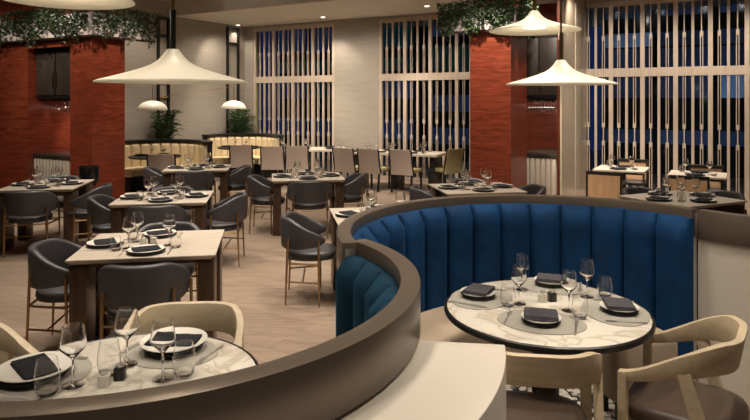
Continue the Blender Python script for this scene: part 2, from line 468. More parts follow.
planter('white trough of trailing ivy around the top of the left red column', cL, 2.9, 1.25, 2.86, 3.22, 3000)
planter('white trough of trailing ivy around the top of the right red column', cR, 1.25, .9, 2.95, 3.3, 2600)

pp = B_ + n_e1*.34 - (B_-A_).normalized()*.20
t = thing('potted_fern','small green plant on the left bar counter beside the red column','plant',(pp.x,pp.y,.935))
MB().lathe([(0,0),(.05,0),(.065,.11),(.055,.11),(.05,.09),(0,.09)],18).build('pot','black_metal',t)
mb = MB()
for i in range(70):
    a = random.uniform(0,2*PI); r_ = random.random()*.10; leaf(mb, Vector((r_*math.cos(a), r_*math.sin(a), .10+random.random()*.28)), .05, 1.3)
mb.build('leaves','palm_leaf',t,smooth=False)
# ------------------------------------------------------------------ serpentine booth divider
ZCAP = 1.14; FA = .19
cA = Vector((-.937,2.503)); cM = Vector((1.045,3.42)); cZ = Vector((3.02,4.6))
def divider(nm, c, ri, ro, a0, a1, dz=0):
    t = structure(MB().arc(c, ri+.015, ro-.015, a0, a1, 0, ZCAP-.03,64).build('wall_'+nm,'cream_lacquer'))
    t2 = structure(MB().arc(c, ri, ro, a0, a1, ZCAP-FA, ZCAP+dz,80).build('trim_cap_'+nm,'bronze_cap',bevel=.003))
divider('main_booth', cM, 1.178, 1.255, 31, 196)
divider('left_booth', cA, 1.040, 1.118, -178, 37.5, -.0012)
divider('right_booth', cZ, 1.030, 1.105, 212, 300, -.0012)
structure(MB().arc(cA, 1.10, 1.435, -150, -7.5, 0, ZCAP-FA-.012, 64).build('wall_ledge','cream_lacquer',bevel=.006))
structure(MB().lathe([(0,.004),(1.1,.004),(1.1,0)],64,(cM.x,cM.y,0)).build('floor_mosaic','mosaic',smooth=False))

def channel(mb, c, ri, th, a0, a1, z0, z1):
    # one padded upright channel on the inside of radius ri
    secs = []; nz = 12; m = 9
    am = (a0+a1)/2; hw = (a1-a0)/2*.985
    for k in range(nz+1):
        f = k/nz; z = z0+(z1-z0)*f
        top = 1.0
        g = (z1-z)/.05
        if g < 1: top = math.sqrt(max(0.02, 1-(1-g)**2))
        sec = []
        for j in range(m):
            x = -1+2*j/(m-1)
            bulge = th*(.58+.42*math.sqrt(max(0,1-abs(x)**2.6)))*(.35+.65*top)
            a = R(am+hw*x); r_ = ri-bulge
            sec.append((c[0]+r_*math.cos(a), c[1]+r_*math.sin(a), z))
        for j in reversed(range(m)):
            x = -1+2*j/(m-1); a = R(am+hw*x)
            sec.append((c[0]+ri*math.cos(a), c[1]+ri*math.sin(a), z))
        secs.append(sec)
    mb.loft(secs)
def bench(label, c, ri, a0, a1, n, velvet, ztop, seat=True, sa=None, depth=.5):
    t = thing('banquette', label, 'banquette', (c[0],c[1],0), 0, 'curved velvet banquettes')
    w_ = (a1-a0)/n
    for k in range(n):
        mb = MB(); channel(mb, (0,0), ri-.004, .125, a0+k*w_, a0+(k+1)*w_, .14, ztop)
        mb.build('back_channel', velvet, t, angle=60)
    if seat:
        s0, s1 = sa
        secs = []; nn = 40
        for i in range(nn+1):
            f = i/nn; a = R(s0+(s1-s0)*f)
            e = min(1, min(f,1-f)*nn/2.0); dp = depth*(.75+.25*math.sqrt(e))
            prof = rrect(dp, .31, .05, 4, ri-.11-dp/2, .275)
            secs.append([(r_*math.cos(a), r_*math.sin(a), z) for r_, z in prof])
        MB().loft(secs).build('seat','beige_fabric',t,angle=50)
        for i in range(7):
            a = R(s0+3+(s1-s0-6)*i/6)
            for rr in (ri-.2, ri-depth-.02):
                MB().box((rr*math.cos(a), rr*math.sin(a), .065),(.03,.03,.13),a).build('leg','black_wood',t,smooth=False)
    return t
bench('curved royal blue velvet banquette with upright channels and beige seat', cM, 1.178, 30, 186, 14, 'blue_velvet', 1.085, True, (50,180), .42)
bench('dark teal velvet banquette seen over the left curve of the bronze divider', cA, 1.040, -150, 38, 17, 'teal_velvet', 1.075, True, (-150,32), .46)
bench('shadowed teal velvet banquette inside the bronze curve at the right edge', cZ, 1.030, 205, 300, 9, 'teal_velvet', 1.075, True, (207,298), .46)

# ------------------------------------------------------------------ furniture kinds
def round_table(label, x, y):
    t = thing('round_table', label, 'table', (x,y,0), 0, 'round marble tables in the booths')
    MB().lathe([(0,.724),(.515,.724),(.515,.75),(.511,.752),(0,.752)],72).build('tabletop','marble',t)
    MB().lathe([(.516,.751),(.522,.753),(.530,.747),(.532,.735),(.528,.722),(.515,.715),(.46,.713),(.46,.7225),(.516,.7225)],72).build('rim','black_wood',t)
    MB().lathe([(0,.69),(.07,.69),(.07,.03),(.26,.02),(.26,.006),(0,.006)],32).build('pedestal','black_wood',t)
    return t
L_C = Vector((-.98,2.40)); M_C = Vector((.899,3.27))
round_table('round white marble table in the left booth at bottom left', L_C.x, L_C.y)
round_table('round white marble table in front of the blue banquette', M_C.x, M_C.y)

ROT = R(9.6)
def make_rect(w=1.0, d=.88):
    t = thing('dining_table','','table'); 
    secs = [[(x*(w/2-i), y*(d/2-i), z) for x,y in ((-1,-1),(1,-1),(1,1),(-1,1))] for i,z in ((.03,.715),(0,.742),(0,.75))]
    MB().loft(secs).build('tabletop','table_top',t,smooth=False)
    MB().box((0,0,.70),(w-.12,d-.12,.03)).build('apron','bronze_panel',t,smooth=False)
    for sx in (-1,1):
        for sy in (-1,1):
            MB().box((sx*(w/2-.07),sy*(d/2-.16),.35),(.11,.25,.70)).build('leg','bronze_panel',t,bevel=.004)
    return t
rect = Kind(make_rect)
rect_n = Kind(lambda: make_rect(.9,.95))
def make_barrel(seat_m, frame_m):
    t = thing('barrel_chair','','chair')
    # seat, chair faces +y
    secs = []
    for i,(s_,z) in enumerate([(.80,.385),(.97,.392),(1.0,.42),(.985,.448),(.90,.462),(.60,.470),(.2,.472)]):
        secs.append([(s_*.235*math.copysign(abs(math.cos(a))**.8,math.cos(a)), .01+s_*.235*math.copysign(abs(math.sin(a))**.8,math.sin(a)), z) for a in [2*PI*k/28 for k in range(28)]])
    MB().loft(secs).build('seat',seat_m,t,angle=60)
    secs = []; nphi = 36; pm = 118
    for i in range(nphi+1):
        ph = -pm+2*pm*i/nphi; a = abs(ph)
        k = max(0,(a-35)/(pm-35)); k = k*k*(3-2*k)
        zt = .775-.135*k; zb = .485+.045*k
        e = min(i,nphi-i)
        if e < 3: 
            q = [.30,.72,.92][e]; c_ = (zt+zb)/2; zt = c_+(zt-c_)*q; zb = c_+(zb-c_)*q
        ro = .285+.012*k; th = .058-.012*k
        if e == 0: th *= .6
        lean = .03
        sec = []
        for (px, pz) in rrect(th, zt-zb, min(.024,th*.45,(zt-zb)*.45), 3, ro-th/2, (zt+zb)/2):
            rr = px + lean*(pz-.5)
            x = rr*math.sin(R(ph)); y = -rr*math.cos(R(ph))*.98
            sec.append((x, y, pz))
        secs.append(sec)
    MB().loft(secs).build('backrest',seat_m,t,angle=60)
    fr = MB()
    tops = {}
    for sx in (-1,1):
        for ph, zt in ((48,.60),(104,.585)):
            a = R(ph); ro = .300 if ph < 90 else .308
            top = Vector((sx*ro*math.sin(a), -ro*math.cos(a), zt))
            bot = Vector((sx*(ro+.01)*math.sin(a), -(ro+.035)*math.cos(a), 0))
            MB().tube([bot, top.lerp(bot,.35), top], [.008,.011,.011], 8).build('leg',frame_m,t)
            tops[(sx,ph)] = (bot, top)
    def pt(sx,ph,z): b_, t_ = tops[(sx,ph)]; return b_.lerp(t_, z/t_.z)
    for sx in (-1,1):
        fr.tube([pt(sx,48,.21), pt(sx,104,.21)], .008, 6)
        fr.tube([pt(sx,48,.375), pt(sx,104,.375)], .009, 6)
    m0 = (pt(-1,48,.21)+pt(-1,104,.21))/2; m1 = (pt(1,48,.21)+pt(1,104,.21))/2
    fr.tube([m0,m1],.008,6)
    fr.tube([pt(-1,48,.375),pt(1,48,.375)],.009,6); fr.tube([pt(-1,104,.375),pt(1,104,.375)],.009,6)
    fr.build('stretcher',frame_m,t)
    return t
barrel = Kind(lambda: make_barrel('grey_leather','brass'))

def make_oak():
    t = thing('oak_armchair','','chair')
    # U-shaped bent rail: arms run forward (+y), back at y=-.27
    secs = []; W2 = .262; YB = -.165
    path = []
    rc = .19
    pts = [(W2, .26-(.26-(YB+rc))*i/12) for i in range(12)]
    pts += [(W2-rc+rc*math.cos(R(-90*i/12)), YB+rc+rc*math.sin(R(-90*i/12))) for i in range(13)]
    pts += [((W2-rc)*(1-i/4), YB) for i in range(1,5)]
    acc = [0]
    for i in range(1,len(pts)): acc.append(acc[-1]+math.dist(pts[i],pts[i-1]))
    path = [(x,y,t_/acc[-1]) for (x,y),t_ in zip(pts,acc)]
    full = path + [(-x,y,k) for x,y,k in reversed(path[:-1])]
    P = [Vector((x,y)) for x,y,_ in full]
    for i,(x,y,k) in enumerate(full):
        d = (P[min(i+1,len(P)-1)]-P[max(i-1,0)]).normalized(); nrm = Vector((d.y,-d.x))
        kk = min(1,max(0,(k-.02)/.62)); ks = kk*kk*(3-2*kk); zt = .652+.183*(.35*kk+.65*ks); hh = .040+.092*(.3*kk+.7*ks)
        th = .034 if k > .3 else .04
        c = P[i]
        sec = []
        for (px,pz) in rrect(th, hh, .004, 2, 0, zt-hh/2):
            off = px
            q = c + nrm*off
            sec.append((q.x, q.y - (pz-.68)*.18*ks, pz))
        secs.append(sec)
    MB().loft(secs).build('back_rail','oak',t,angle=28)
    for sx in (-1,1):
        MB().bar((sx*.262,.245,0),(sx*.262,.245,.65),.038,.045).build('leg','oak',t,bevel=.004)
        MB().bar((sx*.245,-.19,0),(sx*.262,.0,.70),.034,.055).build('leg','oak',t,bevel=.004)
    ap = MB()
    for sx in (-1,1): ap.bar((sx*.25,-.15,.375),(sx*.25,.235,.375),.028,.055)
    ap.bar((-.25,.235,.375),(.25,.235,.375),.028,.055); ap.bar((-.245,-.16,.375),(.245,-.16,.375),.028,.055)
    ap.build('seat_frame','oak',t,bevel=.003)
    secs = []
    for s_,z in [(.9,.41),(1.0,.42),(1.0,.46),(.96,.478),(.8,.487),(.3,.491)]:
        secs.append([(x*s_, y*s_+.03, z) for x,y in rrect(.47,.49,.15,6)])
    MB().loft(secs).build('seat','brown_leather',t,angle=50)
    return t
oak = Kind(make_oak)
def make_taupe():
    t = thing('upholstered_chair','','chair')
    secs = []
    for s_,z in [(.95,.39),(1,.40),(1,.455),(.95,.47),(.5,.475)]:
        secs.append([(x*s_, y*s_+.02, z) for x,y in rrect(.48,.46,.05,3)])
    MB().loft(secs).build('seat','olive_fabric',t,angle=50)
    def panel(y0, th, w0, w1, z0, z1):
        secs = []
        for i in range(9):
            f = i/8; z = z0+(z1-z0)*f; w = w0+(w1-w0)*f
            cut = 1 if i < 8 else .93
            y = y0 - .10*f*f
            secs.append([(px*cut, py, z) for px,py in rrect(w,th,th*.4,3,0,y)])
        return MB().loft(secs)
    panel(-.245,.045,.48,.46,.36,.865).build('back_shell','taupe_fabric',t,angle=50)
    panel(-.205,.034,.45,.43,.455,.85).build('back_cushion','olive_fabric',t,angle=50)
    for sx in (-1,1):
        MB().bar((sx*.21,.22,0),(sx*.21,.21,.39),.032,.032).build('leg','black_wood',t,smooth=False)
        MB().bar((sx*.21,-.28,0),(sx*.21,-.22,.39),.032,.032).build('leg','black_wood',t,smooth=False)
        MB().bar((sx*.247,-.235,.36),(sx*.238,-.335,.865),.035,.014).build('side_trim','black_wood',t,smooth=False)
    return t
taupe = Kind(make_taupe)
def make_olive():
    t = make_taupe(); 
    for c in t.children:
        if c.name.startswith('back_shell'): c.data.materials[0] = MATS['olive_fabric']
    return t
olive = Kind(make_olive)
def make_oakback():
    t = thing('panel_back_chair','','chair')
    secs = []
    for s_,z in [(.95,.40),(1,.41),(1,.45),(.95,.465),(.5,.47)]:
        secs.append([(x*s_, y*s_, z) for x,y in rrect(.47,.45,.04,3)])
    MB().loft(secs).build('seat','dark_leather',t,angle=50)
    fr = MB()
    fr.box((0,-.25,.785),(.50,.05,.05))
    for sx in (-1,1): fr.box((sx*.235,-.25,.56),(.03,.05,.42))
    fr.box((0,-.25,.37),(.50,.05,.05)); fr.box((.235,-.05,.64),(.03,.40,.035)).box((-.235,-.05,.64),(.03,.40,.035))
    fr.build('frame','black_wood',t,bevel=.004)
    MB().box((0,-.255,.575),(.44,.035,.37)).build('back_panel','oak_warm',t,smooth=False)
    for sx in (-1,1):
        MB().bar((sx*.225,.17,0),(sx*.225,.14,.64),.03,.03).build('leg','black_wood',t,smooth=False)
        MB().bar((sx*.225,-.27,0),(sx*.225,-.25,.40),.03,.03).build('leg','black_wood',t,smooth=False)
    return t
oakback = Kind(make_oakback)

# ------------------------------------------------------------------ tableware kinds
WPROF = [(0,0),(.037,.001),(.037,.003),(.008,.007),(.0042,.014),(.004,.088),(.010,.096),(.040,.128),(.0435,.140),(.033,.206),(.0315,.206),(.0415,.140),(.038,.130),(.008,.100),(0,.099)]
TPROF = [(0,0),(.028,.001),(.036,.012),(.0405,.04),(.040,.06),(.032,.105),(.0308,.105),(.0385,.06),(.039,.04),(.034,.015),(0,.008)]
wine = Kind(lambda: tag(MB().lathe(WPROF,24).build('wine_glass','glass'),'','wine glass'))
tumbler = Kind(lambda: tag(MB().lathe(TPROF,24).build('tumbler','glass'),'','glass'))
big_wine = Kind(lambda: tag(MB().lathe([(r_*1.14,z*1.12) for r_,z in WPROF],32).build('wine_glass','glass'),'','wine glass'))
big_tumbler = Kind(lambda: tag(MB().lathe([(r_*1.1,z*1.27) for r_,z in TPROF],32).build('tumbler','glass'),'','glass'))
charger = Kind(lambda: tag(MB().lathe([(0,0),(.09,0),(.125,.010),(.135,.016),(.134,.018),(.12,.013),(0,.012)],36).build('charger_plate','dark_plate'),'','plate'))
plate = Kind(lambda: tag(MB().lathe([(0,.0),(.07,.0),(.10,.008),(.128,.014),(.128,.0165),(.095,.011),(0,.006)],36).build('plate','porcelain'),'','plate'))
big_charger = Kind(lambda: tag(MB().lathe([(0,0),(.06,0),(.085,.008),(.094,.014),(.092,.016),(.08,.010),(0,.009)],48).build('charger_plate','dark_plate'),'','plate'))
big_plate = Kind(lambda: tag(MB().lathe([(0,0),(.09,.0),(.115,.008),(.142,.016),(.142,.019),(.11,.012),(0,.007)],48).build('plate','porcelain'),'','plate'))
wide_bowl = Kind(lambda: tag(MB().lathe([(0,0),(.09,0),(.118,.012),(.130,.024),(.127,.026),(.10,.016),(0,.015)],48).build('charger_plate','dark_plate'),'','plate'))
small_plate = Kind(lambda: tag(MB().lathe([(0,0),(.06,.0),(.08,.006),(.097,.010),(.097,.0125),(.08,.009),(0,.006)],48).build('plate','porcelain'),'','plate'))
def napkin_mesh(w, d, layers, droop=0):
    mb = MB(); nx = 12
    for k in range(layers):
        secs = []
        ww = w*(1-.03*k); dd = d*(1-.05*k)
        for i in range(nx+1):
            x = -ww/2+ww*i/nx; zz = k*.006 - droop*(2*x/w)**2 + .001*math.sin(i*1.7+k)
            secs.append([(x, py, zz+pz) for py,pz in rrect(dd,.0058,.0027,2,.003*k,.003)])
        mb.loft(secs)
    return mb
napkin = Kind(lambda: tag(napkin_mesh(.19,.15,2).build('napkin','napkin_dark',angle=60),'','napkin'))
big_napkin = Kind(lambda: tag(napkin_mesh(.165,.145,3,.002).build('napkin','napkin_grey',angle=60),'','napkin'))
fine_napkin = Kind(lambda: tag(napkin_mesh(.22,.13,2,.002).build('napkin','napkin_dark',angle=60),'','napkin'))
def fork_mesh():
    mb = MB()
    mb.loft([[(x*w,y,z) for x,z in ((-1,0),(1,0),(1,.003),(-1,.003))] for y,w in ((-.095,.006),(-.07,.0065),(-.02,.003),(.035,.003),(.05,.011),(.06,.012))])
    for x in (-.0095,-.0032,.0032,.0095): mb.box((x,.08,.0015),(.0035,.045,.003))
    return mb
def knife_mesh():
    return MB().loft([[(x*w,y,z) for x,z in ((-1,0),(1,0),(1,.004),(-1,.004))] for y,w in ((-.11,.006),(-.02,.0055),(-.012,.004),(0,.0085),(.08,.0095),(.105,.006),(.112,.001))])
fork = Kind(lambda: tag(fork_mesh().build('fork','steel',smooth=False),'','fork'))
knife = Kind(lambda: tag(knife_mesh().build('knife','steel',smooth=False),'','knife'))
def make_shaker(m, cat):
    def f():
        t = thing(cat.replace(' ','_'),'',cat)
        MB().prism(rrect(.042,.042,.008,2),0,.045).build('body',m,t)
        MB().lathe([(0,.045),(.012,.045),(.016,.052),(.015,.058),(0,.063)],12).build('lid','steel',t)
        return t
    return f
salt = Kind(make_shaker('salt_white','salt shaker')); pepper = Kind(make_shaker('pepper_black','pepper shaker'))
def make_candle():
    t = thing('candle_holder','','candle')
    MB().lathe([(0,0),(.028,0),(.03,.055),(.027,.055),(.025,.004),(0,.004)],16).build('cup','glass',t)
    MB().lathe([(0,.005),(.022,.005),(.022,.045),(0,.047)],14).build('candle','candle_white',t)
    return t
candle = Kind(make_candle)
placemat = Kind(lambda: tag(MB().lathe([(0,0),(1,0),(1,.004),(0,.005)],48,sx=.215,sy=.165).build('placemat','placemat_weave'),'','placemat'))

def seat_setting(c, rot, side, dist, tname, z, cutlery=True, glass=True, lat=0):
    ang = rot + {'front':0,'right':PI/2,'back':PI,'left':-PI/2}[side]
    Rm = Matrix.Rotation(ang,2)
    def w_(x,y): q = Rm @ Vector((x+lat,-dist+y)); return (c.x+q.x, c.y+q.y)
    x,y = w_(0,0); ph = 'at the %s place of %s' % (side, tname)
    charger.put('dark charger plate '+ph, (x,y,z), 0, 'charger plates')
    plate.put('white dinner plate '+ph, (x,y,z+.0125), 0, 'dinner plates')
    napkin.put('folded dark napkin '+ph, (x,y,z+.0195), ang+.35, 'folded dark napkins')
    if cutlery:
        x,y = w_(-.165,.01); fork.put('steel fork '+ph, (x,y,z), ang, 'forks')
        x,y = w_(.165,.01); knife.put('steel knife '+ph, (x,y,z), ang, 'knives')
    if glass:
        x,y = w_(.13,.20); big_wine.put('stemmed wine glass '+ph, (x,y,z), 0, 'wine glasses')
        x,y = w_(.19,.12); tumbler.put('stemless water glass '+ph, (x,y,z), 0, 'water glasses')

def dining(tname, tlabel, cen, rot, kind, sides, chairs, w=1.0, d=.88, cut=False, wp='grey barrel chair', zt=.75, ck=None, glass=True):
    c = Vector(cen)
    kind.put(tlabel, (c.x,c.y,0), rot, 'rectangular dining tables')
    off = {'front':d/2-.16,'back':d/2-.16,'left':w/2-.15,'right':w/2-.15}
    for s_ in sides: seat_setting(c, rot, s_, off[s_], tname, zt, cut, glass)
    candle.put('white candle in glass in the middle of '+tname, (c.x,c.y,zt), 0, 'table candles')
    for s_, dd, lat, tw in chairs:
        ang = rot + {'front':0,'right':PI/2,'back':PI,'left':-PI/2}[s_]
        e = {'front':d/2,'back':d/2,'left':w/2,'right':w/2}[s_] + dd
        q = Matrix.Rotation(ang,2) @ Vector((lat,-e))
        (ck or barrel).put('%s on the %s side of %s' % (wp, s_, tname), (c.x+q.x,c.y+q.y,0), ang+tw, wp+'s')
tx = Vector((math.cos(ROT),math.sin(ROT))); ty = Vector((-math.sin(ROT),math.cos(ROT)))
def centre(fl, w=1.0, d=.88, rot=ROT):   # table centre from its front left corner on the photo
    p = at(fl[0],fl[1],.75); q = Matrix.Rotation(rot,2) @ Vector((w/2,d/2))
    return Vector((p.x+q.x,p.y+q.y))
ALL = ['front','left','back','right']
A_C = Vector((-3.73,7.66)) - tx*.45 + ty*.475
dining('the table before the left bar niche','pale topped table with bronze legs at the far left edge before the bar niche',A_C,ROT,rect_n,ALL,
       [('front',.05,-.02,.12),('right',.12,-.28,0),('back',.08,.05,0)], .9,.95)
B_C = centre((64.8,261))
dining('the nearest rectangular table','large pale rectangular table nearest the camera, behind the left booth',B_C,ROT,rect,['front','left','back'],
       [('front',.05,.03,0),('left',.10,-.03,-.06),('back',.04,-.02,0)], cut=True)
C_C = centre((108,205))
dining('the second rectangular table back','pale rectangular table directly behind the nearest rectangular table',C_C,ROT,rect,ALL,
       [('front',.04,.0,0),('left',.05,-.05,0),('right',.13,-.02,-.08),('back',.04,0,0)], cut=True)
D_C = centre((161.4,171.3))
dining('the rectangular table before the left banquette','pale rectangular table in front of the left cream banquette',D_C,ROT,rect,ALL,
       [('front',.04,0,0),('left',.06,0,.1),('right',.06,0,0)])
E_C = centre((272,181.2))
dining('the middle table before the taupe chairs','pale rectangular table with bronze legs at centre before the taupe chairs',E_C,ROT,rect,ALL,
       [('front',.04,.0,0),('left',.06,.0,-.1),('right',.06,.0,0)])
F_C = Vector((.10,5.95))
dining('the table half hidden by the bronze divider','pale table half hidden behind the bronze divider at centre',F_C,ROT,rect,['front','left','back'],
       [('left',.21,.0,-.1)])
G_C = centre((447,194))
dining('the table beside the right red column','pale rectangular table beside the right red column',G_C,ROT,rect,ALL,
       [('left',.06,.0,0),('right',.08,-.1,0),('back',.06,-.1,0)])
hr = R(25)
pH = at(617.6,195.5,.75); qH = Matrix.Rotation(hr,2) @ Vector((.5,-.44)); H_C = Vector((pH.x+qH.x,pH.y+qH.y))
dining("the table behind the blue banquette's right end","pale table just behind the blue banquette's right end",H_C,hr,rect,ALL,
       [('back',.06,-.05,0),('right',.08,0,0)])
p_ = at(81,178.5,.72); wc = thing('wine_cooler','glossy black wine cooler stand behind the table at the far left edge','wine cooler',(p_.x,p_.y+.25,0))
MB().lathe([(0,.58),(.10,.58),(.135,.68),(.140,.86),(.128,.86),(.122,.70),(.09,.60),(0,.60)],28).build('bucket','gloss_black',wc)
MB().lathe([(.138,.855),(.146,.86),(.146,.872),(.128,.872),(.128,.86)],28).build('rim','gloss_black',wc)
MB().lathe([(0,0),(.13,0),(.13,.015),(.022,.03),(.018,.56),(.09,.58),(0,.58)],24).build('stand','gloss_black',wc)
# oak-panel-chair tables by the right windows
def make_win_table():
    t = thing('dining_table','','table')
    MB().box((0,0,.735),(.76,.76,.03)).build('tabletop','table_top',t,bevel=.004)
    MB().box((0,0,.705),(.70,.74,.028)).build('apron','black_wood',t,smooth=False)
    MB().box((0,0,.36),(.12,.12,.66)).build('pedestal','black_wood',t,smooth=False)
    MB().box((0,0,.015),(.5,.5,.03)).build('base','black_wood',t,smooth=False)
    return t
win_table = Kind(make_win_table)
def win_set(tname, tlabel, left_tip, rot, w, near, far):
    Rm = Matrix.Rotation(rot,2)
    q = Rm @ Vector((w/2,.38)); c = Vector((left_tip.x+q.x, left_tip.y+q.y))
    o = win_table.put(tlabel,(c.x,c.y,0),rot,'small tables by the right windows')
    def w_(x,y): q = Rm @ Vector((x,y)); return (c.x+q.x,c.y+q.y)
    for s_, x, y in (('front',-.02,-.22),('back',.02,.22)):
        p = w_(x,y); ph = 'at the %s place of %s' % (s_,tname)
        charger.put('dark charger plate '+ph,(*p,.75),0,'charger plates'); napkin.put('folded dark napkin '+ph,(*p,.7625),rot,'folded dark napkins')
        p = w_(x+(.18 if y<0 else -.18),y*.4); wine.put('stemmed wine glass '+ph,(*p,.75),0,'wine glasses')
        p = w_(x+(.24 if y<0 else -.24),y*.8); tumbler.put('stemless water glass '+ph,(*p,.75),0,'water glasses')
    oakback.put('black framed chair with oak back panel at front of '+tname,(*near,0),R(-30),'oak panelled chairs')
    oakback.put('black framed chair with oak back panel at far side of '+tname,(*far,0),R(150),'oak panelled chairs')
    return c
I_C = win_set('the left window table','small pale table with oak chairs by the windows, the left one',at(592.6,169,.75),wr,.76,(3.45,9.22),(4.42,10.72))
J_C = win_set('the right window table','small pale table with oak chairs by the windows, the right one',at(667,175,.75),wr,.76,(4.43,8.72),(5.18,9.72))

# long tables with taupe chairs in front of the left windows
def long_table(name, tname, tlabel, fl, fr, seats, nchair, words):
    a = at(*fl,.75); b_ = at(*fr,.75); d_ = Vector((b_.x-a.x,b_.y-a.y)); L = d_.length; x = d_/L; y = Vector((-x.y,x.x)); rz = math.atan2(x.y,x.x)
    dep = .85; c = Vector((a.x,a.y))+d_/2+y*dep/2
    t = thing('long_table', tlabel,'table',(c.x,c.y,0),rz,'long tables by the left windows')
    MB().box((0,0,.725),(L,dep,.05)).build('tabletop','table_top',t,bevel=.006)
    n_leg = 3
    for k in range(n_leg): MB().box((-L/2+.15+(L-.3)*k/(n_leg-1),0,.35),(.10,.6,.70)).build('leg','black_wood',t,bevel=.004)
    for k in range(nchair):
        f = words[k][1]
        for sgn, sd in ((-1,'near'),(1,'far')):
            p = c + x*(-L/2+L*f) + y*sgn*(dep/2-.17)
            ph = 'at the %s %s place of %s' % (sd, words[k][0], tname)
            charger.put('dark charger plate '+ph,(p.x,p.y,.75),0,'charger plates'); napkin.put('folded dark napkin '+ph,(p.x,p.y,.7625),rz,'folded dark napkins')
            q = p + x*.17 - y*sgn*.14; wine.put('stemmed wine glass '+ph,(q.x,q.y,.75),0,'wine glasses')
            q = p + x*.24 - y*sgn*.02; tumbler.put('stemless water glass '+ph,(q.x,q.y,.75),0,'water glasses')
            if sgn < 0 and words[k][2]:
                q = c + x*(-L/2+L*f) - y*(dep/2+.10)
                taupe.put('tall taupe upholstered chair %s of %s' % (words[k][2], tname),(q.x,q.y,0),rz+R(-6),'taupe upholstered chairs')
    return c, x, y, L, dep, rz
k1 = long_table('k1','the left long table','long pale table before the left windows, set for dinner',(268,150.2),(347,149.4),4,3,[('left',.08,'at left end'),('middle',.38,'right of the first'),('right',.80,None)])
k2 = long_table('k2','the right long table','long pale table before the middle windows, set for dinner',(347,151.8),(437,155),4,3,[('left',.07,'at left end'),('middle',.35,'in the middle'),('right',.70,'at right end')])
q = Vector((1.42,12.75))
olive.put('olive upholstered chair at the right head of the right long table',(q.x,q.y,0),R(38),'olive upholstered chairs')

# ------------------------------------------------------------------ cream banquettes at the left wall
def cream_banquette(label, tlabel, clabel, tname, u, v, ri, a0, a1, chair_off):
    p = at(u,v,.75); c = Vector((p.x,p.y))
    t = thing('banquette',label,'banquette',(c.x,c.y,0),0,'cream banquettes by the left wall')
    n_ = 12; w_ = (a1-a0)/n_
    MB().arc((0,0),ri,ri+.09,a0-3,a1+3,0,.97,40).build('back_shell','black_wood',t)
    MB().arc((0,0),ri-.10,ri+.10,a0-4,a1+4,.972,1.02,40).build('cap','black_wood',t,bevel=.004)
    for k in range(n_):
        mb = MB(); channel(mb,(0,0),ri-.004,.10,a0+k*w_,a0+(k+1)*w_,.42,.96); mb.build('back_channel','cream_leather',t,angle=60)
    secs = []
    for i in range(31):
        a = R(a0+(a1-a0)*i/30)
        secs.append([(r_*math.cos(a),r_*math.sin(a),z) for r_,z in rrect(.48,.16,.05,4,ri-.25,.39)])
    MB().loft(secs).build('seat','cream_leather',t,angle=50)
    MB().arc((0,0),ri-.45,ri-.01,a0+1,a1-1,0,.31,30).build('base','black_wood',t)
    tb = thing('round_table',tlabel,'table',(c.x,c.y,0),0,'dark rimmed tables at the cream banquettes')
    MB().lathe([(0,.72),(.48,.72),(.50,.735),(.50,.75),(0,.75)],40).build('tabletop','black_wood',tb)
    MB().lathe([(0,.72),(.06,.72),(.06,.03),(.24,.02),(.24,0),(0,0)],24).build('pedestal','black_wood',tb)
    for nm, a in (('left',160),('back',80),('right',10)):
        x, y = c.x+.34*math.cos(R(a)), c.y+.34*math.sin(R(a)); ph = 'at the %s place of %s' % (nm,tname)
        charger.put('dark charger plate '+ph,(x,y,.75),0,'charger plates'); napkin.put('folded dark napkin '+ph,(x,y,.7625),R(a),'folded dark napkins')
        x, y = c.x+.2*math.cos(R(a-35)), c.y+.2*math.sin(R(a-35)); wine.put('stemmed wine glass '+ph,(x,y,.75),0,'wine glasses')
    taupe.put(clabel,(c.x+chair_off[0],c.y+chair_off[1],0),chair_off[2],'taupe upholstered chairs')
    return c
t1 = cream_banquette('cream channelled banquette beside the left red column','dark rimmed round table at the left cream banquette','taupe upholstered chair facing the left cream banquette','the left banquette table',155,156,1.0,15,165,(.40,-.62,R(8)))
t2 = cream_banquette('cream channelled banquette in the corner by the left windows','dark rimmed round table at the corner cream banquette','taupe upholstered chair facing the corner cream banquette','the corner banquette table',239,147,.95,18,155,(.22,-.62,R(5)))

# beige stool under the blue booth table
def make_stool():
    t = thing('stool','','stool')
    MB().loft([[(x*k,y*k,z) for x,y in rrect(.42,.22,.05,4)] for k,z in ((.96,.12),(1,.14),(1,.43),(.97,.455),(.86,.47),(.4,.475))]).build('seat','beige_fabric',t,angle=50)
    for sx in (-1,1):
        for sy in (-1,1): MB().box((sx*.17,sy*.07,.06),(.03,.03,.12)).build('leg','black_wood',t,smooth=False)
    return t
Kind(make_stool).put('low beige fabric stool under the right side of the blue booth table',(1.55,3.66,0),R(12))
